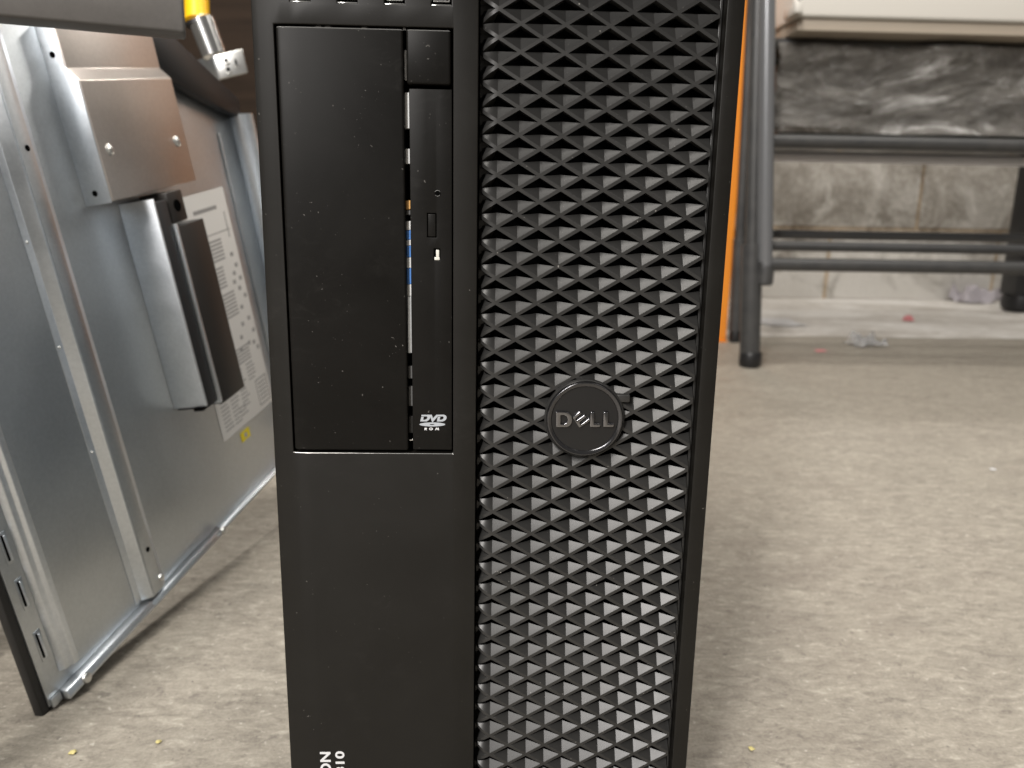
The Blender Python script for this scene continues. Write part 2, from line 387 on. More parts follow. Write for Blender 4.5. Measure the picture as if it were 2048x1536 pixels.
for i, j in cells:
    for (di, dj), (p, q) in (((-1, 0), ((i, j), (i, j+1))), ((1, 0), ((i+1, j+1), (i+1, j))), ((0, -1), ((i+1, j), (i, j))), ((0, 1), ((i, j+1), (i+1, j+1)))):
        if (i+di, j+dj) not in cells: bm.faces.new([gv2(fv, *p, .35), gv2(fv, *q, .35), gv2(bv, *q, 8), gv2(bv, *p, 8)])
bmesh.ops.recalc_face_normals(bm, faces=bm.faces[:]); bm.normal_update()
if sum(f.normal.y for f in bm.faces) > 0: bmesh.ops.reverse_faces(bm, faces=bm.faces[:])
link('drive_bezel', finish(bm, .00028, 3, 50), M['cover'], dv)
bm = bmesh.new(); bm_box(bm, FP(-21.62, -9.72, .3), FP(-18.73, -1.48, 6)); link('eject_button', finish(bm, .0003, 3), M['cover'], dv)
bm = bmesh.new(); lathe(bm, FP(-18.0, 5.84, .345), Vector((0, -1, 0)), [(0, .0001), (.0009, .0001), (.00095, 0)], 24); 
link('pin_hole', finish(bm), M['inner'], dv)
bm = bmesh.new(); lathe(bm, FP(-18.0, 5.84, .32), Vector((0, -1, 0)), [(.0009, .0001), (.00104, .00022), (.0012, .00002)], 24); paint_edge_glint(link('pin_hole_rim', finish(bm), M['cover'], dv), lambda c: True)
box('drive_lamp', FP(-19.3, -18.2, 1.0), FP(-17.3, -14.2, 4), M['inner'], dv)
bm = bmesh.new(); bm_box(bm, FP(-19.3, -18.3, .5), FP(-17.3, -17.2, 2.5)); bm_box(bm, FP(-18.7, -17.2, .7), FP(-17.5, -14.5, 2.5)); link('lamp_lens', finish(bm, .0002, 2), M['led'], dv)
# what shows through the slot between cover and drive: cage metal, cables, plastic; white strips paint in light coming through
slot_parts = [(55, 45, 'white'), (40.8, 28.5, 'white'), (21.5, 16.2, 'white'), (3.2, 0, 'copper'), (-.3, -2.0, 'greyplastic'), (-4.2, -7.5, 'white'), (-7.6, -11, 'blue'), (-11.1, -13.2, 'white'), (-13.3, -17.5, 'blue'),
              (-17.6, -21.5, 'white'), (-21.6, -27.5, 'blue'), (-27.6, -32, 'white'), (-32.1, -54, 'steel_matt'), (-59, -64, 'greyplastic'), (-67, -75, 'greyplastic'), (-79, -86, 'case'), (-88.5, -89.2, 'chrome')]
for a, b, mt in slot_parts:
    box({'chrome': 'cage_metal', 'steel_matt': 'cage_metal', 'blue': 'blue_cable', 'white': 'white_slot_strip', 'copper': 'amber_wire'}.get(mt, 'inner_clip'),
        FP(-29.72, b, 2.4), FP(-28.05 if a < 42 else -28.8, a, 5), M[mt], front, .0002, 1)
# bits of white foam/light metal showing in the top gap and the bright lip under the bay
for a, b in ((-60.5, -58.5), (-57.2, -55.2), (-44.5, -42.8), (-30, -29)): box('cage_metal', FP(a, 61.4, 2.0), FP(b, 61.95, 4), M['chrome'], front)
# --- DVD ROM mark (flat print) on the drive front
def flat_print(name, polys, zoom, org, material, parent, proud, step=.004):
    bm = bmesh.new()
    for k, pl_ in enumerate(polys):
        pts = [on_front(org[0]+x/zoom, org[1]+y/zoom) for x, y in pl_]
        for p in pts: p.y = -(proud + step*k)*MMU
        f = bm.faces.new([bm.verts.new(p) for p in pts]); f.normal_update()
        if f.normal.y > 0: f.normal_flip()
    bmesh.ops.triangulate(bm, faces=bm.faces[:])
    return link(name, finish(bm, smooth=0), material, parent)
D1 = [(550, 512), (745, 510), (775, 540), (772, 590), (742, 640), (682, 682), (515, 682), (545, 562), (606, 562), (592, 640), (640, 640), (690, 610), (702, 580), (690, 553), (546, 550)]
D2 = [(930, 512), (1120, 508), (1172, 530), (1194, 575), (1182, 622), (1142, 662), (1088, 684), (940, 684), (968, 562), (1032, 562), (1012, 640), (1060, 640), (1108, 615), (1118, 582), (1106, 555), (960, 550)]
V1 = [(735, 512), (812, 510), (842, 600), (930, 510), (1002, 510), (826, 714), (772, 560)]
def ell(cx, cy, rx, ry, a0, a1, n=24): return [(cx+rx*math.cos(a0+(a1-a0)*i/n), cy+ry*math.sin(a0+(a1-a0)*i/n)) for i in range(n+1)]
top_e = ell(826, 758, 330, 52, math.pi, 2*math.pi) + ell(820, 760, 62, 12, 2*math.pi, math.pi)
bot_e = ell(826, 758, 330, 52, math.pi, 0) + ell(820, 760, 62, 12, 0, math.pi)
flat_print('dvd_mark', [D1, V1, D2, top_e, bot_e], 12.8, (800, 790), M['silverprint'], dv, -.30)
R1 = [(625, 845), (672, 842), (690, 855), (688, 872), (672, 880), (690, 905), (665, 905), (650, 885), (646, 905), (622, 905)]
O1 = ell(792, 873, 50, 34, math.pi, 2*math.pi, 12) + ell(792, 873, 24, 14, 2*math.pi, math.pi, 12)
O2 = ell(792, 873, 50, 34, math.pi, 0, 12) + ell(792, 873, 24, 14, 0, math.pi, 12)
M1 = [(920, 842), (945, 842), (955, 872), (968, 842), (990, 842), (1000, 905), (976, 905), (974, 872), (960, 900), (945, 900), (932, 872), (918, 905), (894, 905)]
flat_print('rom_lettering', [R1, O1, O2, M1], 12.8, (800, 790), M['print'], dv, -.30)
# --- lettering up the lower left of the front
for s, x, ex in (('PRECISION', -65.0, 4.5), ('TOWER 7810', -59.1, 3.8)):
    me = text_mesh(s, 1.0, 0, .030, 'RIGHT', 1.06); k = ex/.74
    for v in me.vertices:
        a, b = v.co.x*k*(1.18 if s[0] == 'P' else 1.42), v.co.y*k
        v.co = FP(x - b, -227.7 + a, -.05 + roll(x-b)*.98)
        v.co = FP(x - ex + (ex - b) + 0, -227.7 + a, -.04 + roll(x-b))
    link('model_lettering', me, M['print'], T)
# --- front ports
for u in USBX:
    p = empty('usb_port', FP(u, UZ0, 4), '', ''); del p['label']; del p['category']; p.parent = T; p.matrix_parent_inverse = world_of(T).inverted()
    bm = bmesh.new()                                  # sloped lower lip
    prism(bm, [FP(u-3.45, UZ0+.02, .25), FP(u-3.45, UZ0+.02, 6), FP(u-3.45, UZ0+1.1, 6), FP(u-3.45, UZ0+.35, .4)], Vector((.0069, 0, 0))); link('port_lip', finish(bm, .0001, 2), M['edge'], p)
    bm = bmesh.new(); o = FP(u, UZ0+1.25, 0)
    for lo, hi in (((-2.9, .5, 0), (2.9, 9, .5)), ((-2.9, .5, 12.6), (2.9, 9, 13.1)), ((-2.9, .5, .5), (-2.45, 9, 12.6)), ((2.45, .5, .5), (2.9, 9, 12.6))):
        bm_box(bm, o+Vector(lo)*MMU, o+Vector(hi)*MMU)
    link('port_shell', finish(bm, .00012, 1), M['chrome'], p)
    box('port_tongue', o+Vector((-.6, 2, 1.2))*MMU, o+Vector((1.3, 9, 11.8))*MMU, M['greyplastic'], p)
    box('port_back', FP(u-3.4, UZ0+.1, 10), FP(u+3.4, UZ1-.1, 11), M['inner'], p)

# --- grille: lattice of struts, each diamond pocket its own piece
PA, PB = 7.88, 4.69                    # half width and half height of one diamond
XR, ZT = 82.4, 69.14                   # right tips of the diamonds
GY = 1.4                               # the lattice lies this far behind the bezel face
X0, RR = 3.2, 6.6
def gw(x, z, d):
    if x < X0:
        th = min((X0-x)/RR, 1.5)
        return Vector(((X0 - RR*math.sin(th) + d*math.sin(th))*MMU, (GY + RR*(1-math.cos(th)) + d*math.cos(th))*MMU, z*MMU))
    return Vector((x*MMU, (GY+d)*MMU, z*MMU))
HW = .60; dist = PA*PB/math.hypot(PA, PB); K1 = (dist-HW)/dist; K2 = (dist-HW-.17)/dist
NS = 5
def lerp(a, b, t): return (a[0]+(b[0]-a[0])*t, a[1]+(b[1]-a[1])*t)
def clipx(bm, xmax=None, xmin=None):
    for co, no in (((xmax*MMU if xmax is not None else 0, 0, 0), (1, 0, 0)), ((xmin*MMU if xmin is not None else 0, 0, 0), (-1, 0, 0))):
        if (no[0] > 0 and xmax is None) or (no[0] < 0 and xmin is None): continue
        bmesh.ops.bisect_plane(bm, geom=bm.verts[:]+bm.edges[:]+bm.faces[:], plane_co=co, plane_no=no, clear_outer=True)
def corners(k): return {'L': (-PA*k, 0), 'R': (PA*k, 0), 'T': (0, PB*k), 'B': (0, -PB*k)}
def add_frame(bm, cx, zc):
    o, i = corners(1), corners(K1)
    for a, b in (('L', 'T'), ('T', 'R'), ('R', 'B'), ('B', 'L')):
        for s in range(NS):
            q = [lerp(o[a], o[b], s/NS), lerp(o[a], o[b], (s+1)/NS), lerp(i[a], i[b], (s+1)/NS), lerp(i[a], i[b], s/NS)]
            f = bm.faces.new([bm.verts.new(gw(cx+x, zc+z, 0)) for x, z in q]); f.normal_update()
            if f.normal.y > 0: f.normal_flip()
def add_pocket(bm, cx, zc=0):
    i, j = corners(K1), corners(K2); DC = 3.0; cpt = (0, .60)
    def V(p, d): return bm.verts.new(gw(cx+p[0], zc+p[1], d))
    for a, b in (('L', 'B'), ('B', 'R')):          # chamfer and lower facets
        tip = 'L' if a == 'L' else 'R'
        for s in range(NS):
            t0, t1 = s/NS, (s+1)/NS
            A0, A1 = lerp(i[a], i[b], t0), lerp(i[a], i[b], t1); B0, B1 = lerp(j[a], j[b], t0), lerp(j[a], j[b], t1)
            f = bm.faces.new([V(A0, 0), V(A1, 0), V(B1, .16), V(B0, .16)])
            # facet: from the lower edge towards the line tip - cpt
            ta, tb = (t0, t1) if a == 'L' else (1-t0, 1-t1)
            C0, C1 = lerp(j[tip], cpt, ta), lerp(j[tip], cpt, tb)
            d0, d1 = .16+(DC-.16)*ta, .16+(DC-.16)*tb
            bm.faces.new([V(B0, .16), V(B1, .16), V(C1, d1), V(C0, d0)])
    for a, b in (('L', 'T'), ('T', 'R')):          # underside of the upper struts
        for s in range(NS):
            A0, A1 = lerp(i[a], i[b], s/NS), lerp(i[a], i[b], (s+1)/NS)
            bm.faces.new([V(A0, 0), V(A1, 0), V(A1, 4.6), V(A0, 4.6)])
    bmesh.ops.remove_doubles(bm, verts=bm.verts[:], dist=.00001)
grille = empty('grille', FP(40, -90, GY), '', ''); del grille['label']; del grille['category']
grille.parent = T; grille.matrix_parent_inverse = world_of(T).inverted()
rows = [(kk, ZT - 2*PB*kk) for kk in range(-3, 38)]
centres = []
for kk, zt in rows:
    for c in range(1, 13, 2): centres.append((c, XR - PA*c, zt))
    for c in range(0, 13, 2): centres.append((c, XR - PA*c, zt - PB))
centres = [q for q in centres if GZ0+3 < q[2] < GZ1-3]
bm = bmesh.new()
for c, x, z in centres: add_frame(bm, x, z)
bmesh.ops.remove_doubles(bm, verts=bm.verts[:], dist=.00001)
clipx(bm, XR-.55, -2.9)
ge = [e for e in bm.edges if e.is_boundary and min(v.co.x for v in e.verts) > (XR-.56)*MMU]   # right rim gets depth
ex = bmesh.ops.extrude_edge_only(bm, edges=ge)
bmesh.ops.translate(bm, vec=(0, .005, 0), verts=[v for v in ex['geom'] if isinstance(v, bmesh.types.BMVert)])
for v in bm.verts: v.co.z += HC
link('lattice', finish(bm), M['grille'], grille)
pocket_me = {}
for c in range(0, 13):
    bm = bmesh.new(); add_pocket(bm, XR-PA*c); clipx(bm, XR-.55, -2.9)
    if not bm.faces: bm.free(); continue
    pocket_me[c] = finish(bm, 0, smooth=28)
    pocket_me[c].materials.append(M['grille'])
vis = [q for q in centres if q[0] in pocket_me and q[2] < 74]
vis.sort(key=lambda q: -q[2])
def hidden(q): return math.hypot(q[1]-39.1, q[2]+78.7) < 9
vis = [q for q in vis if not hidden(q)]
singles = vis[:300]; rest = [q for q in centres if q[0] in pocket_me and q not in set(singles)]
gi = world_of(grille).inverted()
for c, x, z in singles:
    o = bpy.data.objects.new('diamond_pocket', pocket_me[c]); COL.objects.link(o); o.parent = grille; o.matrix_parent_inverse = gi; o.location = (0, 0, HC + z*MMU)
bm = bmesh.new()
for c, x, z in rest:
    n0 = len(bm.verts); bm.from_mesh(pocket_me[c]); bm.verts.ensure_lookup_table()
    for v in bm.verts[n0:]: v.co.z += HC + z*MMU
o = link('diamond_pockets', finish(bm, 0, smooth=28), M['grille'], grille); o['kind'] = 'stuff'
box('grille_backing', FP(-3.3, GZ0, 12), FP(83.6, GZ1, 13), M['inner'], grille)
# vertical rib that closes the gap between lattice and frame on the right
box('grille_rib', FP(82.3, GZ0+.5, 4.2), FP(83.4, GZ1-.5, 9), M['grille'], grille, .0003, 2)
# --- round badge
BC = FP(39.1, -78.7, 0); AX = Vector((0, -1, 0))
badge = empty('badge', BC, '', ''); del badge['label']; del badge['category']; badge.parent = T; badge.matrix_parent_inverse = world_of(T).inverted()
bm = bmesh.new(); lathe(bm, BC, AX, [(.0153, -.004), (.0158, -.0006), (.0157, .0003), (.0152, .0008), (.0149, .0006)], 96); link('badge_boss', finish(bm, smooth=50), M['grille'], badge)
bm = bmesh.new(); lathe(bm, BC, AX, [(.0149, .0002), (.01485, .0014), (.0146, .00175), (.0143, .0018), (.0138, .00155), (.0134, .00145), (.0131, .0013), (.0129, .00085)], 96); link('badge_rim', finish(bm, smooth=60), M['gloss'], badge)
bm = bmesh.new(); lathe(bm, BC, AX, [(.01295, .0009), (.0065, .00098), (0, .001)], 96); link('badge_face', finish(bm), M['badgeface'], badge)
DO = [(622, 690), (700, 688), (765, 692), (805, 708), (828, 738), (838, 765), (842, 800), (832, 848), (806, 882), (765, 898), (622, 900)]
DH = [(684, 735), (735, 735), (766, 752), (782, 795), (766, 838), (735, 857), (684, 857)]
EL = [(842, 765), (945, 678), (980, 702), (888, 785), (906, 806), (1008, 726), (1044, 750), (946, 834), (966, 858), (1080, 768), (1088, 815), (938, 912)]
L1 = [(1088, 690), (1150, 690), (1146, 848), (1230, 850), (1222, 902), (1076, 902)]
L2 = [(1264, 690), (1338, 690), (1333, 850), (1416, 850), (1406, 902), (1258, 902)]
def letter(poly, hole=None):
    def P(q, y): v = on_front(1020+q[0]/6.827, 720+q[1]/6.827); v.y = y; return v
    bm = bmesh.new()
    if hole:
        n = 40                                        # ring: resample both outlines
        def res(pl_):
            pl_ = pl_+[pl_[0]]; L = [math.dist(a, b) for a, b in zip(pl_, pl_[1:])]; tot = sum(L); out = []
            for k in range(n):
                d = tot*k/n
                for a, b, l in zip(pl_, pl_[1:], L):
                    if d <= l: out.append(lerp(a, b, d/l)); break
                    d -= l
            return out
        A, B = res(poly), res(hole); q = {}
        for nm, pl_, y in (('of', A, -.0021), ('ob', A, -.0008), ('hf', B, -.0021), ('hb', B, -.0008)): q[nm] = [bm.verts.new(P(p, y)) for p in pl_]
        for k in range(n):
            k2 = (k+1) % n
            for a, b in (('of', 'hf'), ('ob', 'of'), ('hf', 'hb')): bm.faces.new((q[a][k], q[a][k2], q[b][k2], q[b][k]))
        bmesh.ops.recalc_face_normals(bm, faces=bm.faces[:]); bm.normal_update()
        if sum(f.normal.y*f.calc_area() for f in bm.faces) > 0: bmesh.ops.reverse_faces(bm, faces=bm.faces[:])
    else: prism(bm, [P(p, -.0021) for p in poly], Vector((0, .0013, 0)))
    link('badge_letter', finish(bm, .0005, 3, 40), M['darkchrome'], badge)
letter(DO, DH); letter(EL); letter(L1); letter(L2)
# small moulded clip right of the badge
bm = bmesh.new(); p0 = on_front(1249, 797); bm_box(bm, (p0.x-.0035, -.0004, p0.z-.0016), (p0.x+.0022, .003, p0.z+.0016)); link('badge_clip', finish(bm, .0006, 3), M['grille'], badge)

# ================================================================== REMOVED SIDE PANEL, leaning to the left
# it stands on its near corner: edge directions from the vanishing points of its edges
PO = on_floor(95, 1430); PE = ray(1309, 135).normalized(); PW = -ray(1840, 6250).normalized(); PN = PE.cross(PW).normalized(); PAX = (PE, PW, PN)
PL, PH = .3795, .388
SP = empty('side_panel', PO, 'large galvanised steel computer side panel leaning to the left, inner side showing', 'panel')
def pbox(name, lo, hi, mt, bevel=.0006, parent=SP, seg=2):
    bm = bmesh.new(); obox(bm, PO, PAX, lo, hi); return link(name, finish(bm, bevel, seg), M[mt], parent)
def pprism(name, pts, off, mt, bevel=.0005, parent=SP):
    bm = bmesh.new(); prism(bm, frame_pts(PO, PAX, pts), PAX[0]*off[0]+PAX[1]*off[1]+PAX[2]*off[2]); return link(name, finish(bm, bevel, 2), M[mt], parent)
# a base point on the floor: the outer skin is black, the inner sheet steel
outline = lambda g: [(-g, -.0004, 0), (PL+g, -.0004, 0), (PL+g, .3225, 0), (.272, PH+g, 0), (-g, PH+g, 0)]
pprism('outer_skin', [(a, b, -.0075) for a, b, c in outline(.002)], (0, 0, .0062), 'case', .0015)
pprism('inner_sheet', [(a, b+.003 if b < 0 else b, -.0013) for a, b, c in outline(-.003)], (0, 0, .0013), 'steel', .0003)
# near hem rib
pprism('hem_rib', [(.0160, .016, 0), (.0182, .016, .0035), (.0215, .016, .0038), (.0228, .016, .0062), (.0268, .016, .0062), (.0300, .016, 0)], (0, .37, 0), 'steel_matt')
# stiffening rib
rb = pprism('stiffening_rib', [(.0875, .009, 0), (.0875, .009, .0007), (.0925, .009, .0008), (.0962, .009, .0078), (.1082, .009, .0078), (.1096, .009, .0070), (.1122, .009, .0066), (.1128, .009, 0)], (0, .374, 0), 'steel_matt')
pprism('rib_top_strip', [(.0970, .0095, .0079), (.0970, .0095, .0084), (.1074, .0095, .0084), (.1074, .0095, .0079)], (0, .373, 0), 'steel', .0002, rb)
for t in (.0412, .3072):                                # rib holes
    bm = bmesh.new(); lathe(bm, PO+PE*.1032+PW*t+PN*.0085, PN, [(0, 0), (.0012, 0), (.0015, .0002), (.0019, 0)], 18); link('rib_hole', finish(bm), M['inner'], rb)
for t in (.12, .19, .255):
    bm = bmesh.new(); lathe(bm, PO+PE*.0898+PW*t+PN*.0008, PN, [(.0010, 0), (.0007, .0006), (0, .0008)], 12); link('rivet', finish(bm), M['zinc'], rb)
bm = bmesh.new(); lathe(bm, PO+PE*.1075+PW*.0165+PN*.0084, PN, [(.0026, 0), (.0022, .0012), (.0010, .0016), (0, .0016)], 18); link('screw', finish(bm), M['zinc'], rb)
# three embossed slots by the near edge
for t in (.1015, .0725, .0385):
    h = pbox('slot', (.0082, t-.0095, 0), (.0132, t+.0095, .0005), 'steel', .0002)
    pbox('slot_opening', (.0092, t-.0075, .0004), (.0103, t+.0080, .0008), 'inner', 0, h)
    pbox('slot_tongue', (.0103, t-.0080, .0004), (.0118, t+.0075, .0014), 'steel_matt', .0002, h)
# lip along the floor edge with tabs
lip = pprism('bottom_lip', [(.012, .0002, 0), (.012, .0002, .0062), (.012, .0020, .0068), (.012, .0058, .0052), (.012, .0070, 0)], (.084, 0, 0), 'steel_matt')
pprism('bottom_lip', [(.0962, .0002, 0), (.0962, .0002, .0062), (.0962, .0020, .0066), (.0962, .0048, .0052), (.0962, .0058, 0)], (.096, 0, 0), 'steel')
pprism('bottom_lip', [(.1925, .0002, 0), (.1925, .0002, .0036), (.1925, .0018, .0040), (.1925, .0036, .0026), (.1925, .0044, 0)], (.182, 0, 0), 'steel')
for s in (.0265, .1900):
    bm = bmesh.new(); lathe(bm, PO+PE*s+PW*.0030+PN*.0066, PN, [(.0034, 0), (.0030, .0014), (.0014, .0020), (0, .0020)], 18); link('tab_screw', finish(bm), M['zinc'], lip)
pbox('corner_tab', (.004, .0012, 0), (.0112, .0070, .0020), 'steel', .0005)
# far rolled edge
bm = bmesh.new(); tube(bm, [PO+PE*(PL-.0105)+PW*(.012+.300*i/10)+PN*.0045 for i in range(11)], .0115, 28)
link('rolled_edge', finish(bm), M['steel_matt'], SP)
pbox('edge_seam', (.3315, .015, 0), (.3345, .300, .0012), 'steel', .0003)
# box bracket
S0, S1 = .1490, .2500
prof = [(.2675, 0), (.2675, .0205), (.3428, .0205), (.3508, .0135), (.3800, .0135), (.3800, 0)]
bm = bmesh.new(); prism(bm, frame_pts(PO, PAX, [(S0, t, hh) for t, hh in prof]), PE*(S1-S0)); bk = link('box_bracket', finish(bm, .0008, 3, 20), M['steel_warm'], SP)
bm = bmesh.new(); prism(bm, frame_pts(PO, PAX, [(S0-.0011, t+a, hh+b) for (t, hh), (a, b) in zip(prof, ((-.0008, 0), (-.0008, -.0007), (.001, -.0007), (.0012, -.0007), (0, -.0007), (0, 0)))]), PE*.0010); link('bracket_side', finish(bm, .0003, 2), M['steel_matt'], bk)
for s, t in ((.1592, .2992), (.2368, .2980)):
    bm = bmesh.new(); lathe(bm, PO+PE*s+PW*t+PN*.0205, PN, [(.0040, 0), (.0039, .0005), (.0032, .0008), (.0029, .0003), (.0024, .0013), (.0009, .0021), (0, .0021)], 28); link('screw', finish(bm), M['zinc'], bk)
for t, hh in ((.3600, .0070), (.2740, .0095)):
    bm = bmesh.new(); lathe(bm, PO+PE*(S0-.0012)+PW*t+PN*hh, -PE, [(0, .0001), (.0012, .0001), (.0016, .0004), (.0020, .0001)], 18); link('bracket_hole', finish(bm), M['inner'], bk)
# dark latch mechanism at the top edge
pprism('latch', [(.2525, .382, .0003), (.2525, .356, .0003), (.270, .342, .0003), (.305, .329, .0003), (.3640, .309, .0003), (.3660, .326, .0003), (.277, .381, .0003)], (0, 0, .0085), 'black', .0015)
# air duct with a pale near wall, black flange and dark brown face
pbox('duct_wall', (.1795, .1110, 0), (.1816, .2630, .0278), 'steel_matt', .0006)
pbox('duct_flange', (.1817, .1085, .001), (.1965, .2605, .0268), 'duct', .0010)
pbox('duct_strip', (.1967, .1065, .001), (.1995, .2425, .0288), 'steel_matt', .0004)
pbox('duct_face', (.1997, .1045, .001), (.2345, .2405, .0282), 'ductface', .0008)
dt = pbox('duct_tab', (.1975, .2430, .004), (.2170, .2650, .0270), 'ductface', .0010)
bm = bmesh.new(); lathe(bm, PO+PE*.2075+PW*.2545+PN*.0271, PN, [(0, 0), (.0032, 0), (.0038, .0005), (.0044, 0)], 24); link('tab_hole', finish(bm), M['inner'], dt)
pbox('duct_clip', (.1770, .1085, .018), (.1835, .1108, .0260), 'inner', .0003)
# service label with grey printing
lb = pbox('service_label', (.2294, .0603, .0001), (.3193, .2562, .0003), 'paper', .0001)
inkbm = bmesh.new()
def ink(s0, t0, s1, t1): obox(inkbm, PO, PAX, (s0, t0, .00031), (s1, t1, .00037))
ink(.266, .2400, .302, .2432); ink(.262, .2205, .3145, .2214); ink(.3110, .214, .3124, .236)
for t, c, s0, s1 in ((.1985, 6, .270, .297), (.1760, 6, .268, .290), (.1500, 7, .268, .298)):
    for q in range(c): ink(s0, t+q*.0032, s1, t+q*.0032+.0017)
for s, t in ((.306, .198), (.309, .188), (.303, .182), (.311, .176), (.300, .175), (.306, .168), (.312, .160), (.302, .152), (.309, .140), (.297, .138), (.312, .128), (.300, .120), (.308, .118), (.313, .112), (.290, .128), (.285, .118)):
    ink(s, t, s+.0045, t+.0035)
for q in range(5): ink(.276, .109+q*.0030, .300, .1106+q*.0030)
for s0, t0, c in ((.236, .1000, 11), (.252, .1030, 12), (.270, .1045, 10), (.288, .1050, 5), (.262, .0750, 3)):
    for q in range(c):
        t = t0 - q*.0034
        if t > .064: ink(s0, t, s0+.009+.005*random.random(), t+.0014)
ink(.296, .0640, .3165, .0655); ink(.296, .0865, .3165, .0880); ink(.296, .0655, .2975, .0865); ink(.3150, .0655, .3165, .0865)
for q in range(5): ink(.2995, .0682+q*.0036, .3135, .0699+q*.0036)
o = link('printing', finish(inkbm, smooth=0), M['ink'], lb); o['kind'] = 'stuff'
st = pbox('yellow_sticker', (.2545, .0480, .0001), (.2695, .0562, .0003), 'ysticker', 0)
pbox('sticker_mark', (.2600, .0500, .00032), (.2645, .0540, .0004), 'ink', 0, st)

# ================================================================== GREY BENCH EDGE, top left
BZ = .375
ga = on_floor(371, 66, BZ); gb = on_floor(0, 32, BZ)
GE = (ga-gb).normalized(); GB = Vector((-GE.y, GE.x, 0)); GL = (ga-gb).length     # GB points away from the camera
bench = empty('metal_stand', gb - GE*.35, 'grey painted metal rail of a stand jutting in at the upper left corner', 'stand')
bench.location.z = 0
bm = bmesh.new(); obox(bm, gb, (GE, GB, Z3), (-.42, 0, 0), (GL, .020, .0175)); link('top_rail', finish(bm, .0016, 3), M['greypaint'], bench)
for s in (-.40, -.16):
    for d in (-.16, .001):
        bm = bmesh.new(); obox(bm, gb, (GE, GB, Z3), (s, d, -BZ), (s+.022, d+.018, -.0005)); link('leg', finish(bm, .002, 2), M['greypaint'], bench)
    bm = bmesh.new(); obox(bm, gb, (GE, GB, Z3), (s, -.141, -.024), (s+.022, .0005, -.006)); link('cross_bar', finish(bm, .002, 2), M['greypaint'], bench)

# ================================================================== YELLOW POLE WITH BRACKET
yp = empty('yellow_pole', on_front(430, 165, .56), 'yellow pole with grey metal ferrule and perforated bracket behind the panel', 'pole')
Yd = .56
def yv(x, y, d=Yd): return on_front(x, y, d)
a, b = yv(395, 44), yv(378, -420, .66)
tube_obj('yellow_sleeve', [b, a+(a-b).normalized()*.0], .0118, M['yellow'], yp, 28)
c0, c1 = yv(403, 40), yv(430, 112)
tube_obj('ferrule', [c0+(c0-c1)*.1, c0, c1, c1+(c1-c0)*.08], [.0085, .0130, .0125, .0100], M['chrome'], yp, 28)
tube_obj('sleeve_collar', [yv(396, 43.5), yv(398, 50)], .0128, M['black'], yp, 28)
# bracket: two plates at an angle with holes
def plate(name, corners_px, d, th, mt, holes=()):
    P = [on_front(x, y, dd) for (x, y), dd in zip(corners_px, d)]
    n = (P[1]-P[0]).cross(P[3]-P[0]).normalized()
    if n.y < 0: n = -n
    bm = bmesh.new(); prism(bm, P, n*th); o = link(name, finish(bm, .0012, 3), M[mt], yp)
    for (x, y, rx, ry) in holes:
        q = P[0] + (P[1]-P[0])*x + (P[3]-P[0])*y - n*.0002; ux = (P[1]-P[0]).normalized(); uy = (P[3]-P[0]).normalized()
        bm = bmesh.new(); f = bm.faces.new([bm.verts.new(q+ux*rx*math.cos(t)+uy*ry*math.sin(t)) for t in (2*math.pi*k/20 for k in range(20))]); f.normal_update()
        if f.normal.y > 0: f.normal_flip()
        link('hole', finish(bm, smooth=0), M['inner'], o)
        bm = bmesh.new(); up = uy.normalized()
        tube(bm, [q - n*.0006 + uy*.0020+ux*rx*1.5*math.cos(t)+uy*ry*.9*math.sin(t) for t in (math.pi*.1+math.pi*.8*k/8 for k in range(9))], .0008, 8); link('hole_rim', finish(bm), M['zinc'], o)
    return o
plate('bracket_plate', ((427, 111), (484, 97), (496, 145), (440, 159)), (.545, .55, .55, .545), .0022, 'zinc', ((.36, .30, .0019, .0022), (.36, .68, .0019, .0022), (.68, .48, .0011, .0034)))
plate('bracket_plate', ((380, 124), (426, 111), (439, 160), (404, 168)), (.575, .548, .548, .575), .0022, 'steel')
tube_obj('bracket_pin', [yv(424, 104), yv(432, 162)], .0036, M['zinc'], yp, 16)

# ================================================================== BROWN CABINET behind
cab = empty('brown_cabinet', (-.32, 1.1, 0), 'dark brown wooden cabinet standing behind the tower and the steel panel', 'cabinet')
box('carcass', (-.80, .972, .05), (.04, 1.30, 1.02), M['brown'], cab, .002)
for x0, x1 in ((-.797, -.522), (-.518, .037)):
    d = box('door', (x0, .950, .06), (x1, .971, 1.01), M['brown'], cab, .002)
    kx = x1-.03 if x0 < -.5 else x0+.03
    bm = bmesh.new(); lathe(bm, Vector((kx, .950, .72)), Vector((0, -1, 0)), [(.006, 0), (.005, .012), (.012, .018), (.011, .026), (0, .028)], 24); link('knob', finish(bm), M['tube_dark'], d)
box('plinth', (-.78, .985, 0), (.02, 1.28, .0495), M['brown'], cab, .002)

# ================================================================== ORANGE UPRIGHT
oe = on_floor(1452, 684)
oru = empty('orange_upright', (oe.x-.05, oe.y+.04, 0), 'tall orange painted steel upright standing behind the tower on the right', 'post')
box('post', (oe.x-.105, oe.y, .004), (oe.x, oe.y+.075, 1.35), M['orange'], oru, .003, 3)
box('base_plate', (oe.x-.112, oe.y-.004, 0), (oe.x+.002, oe.y+.085, .0039), M['orange'], oru, .001)

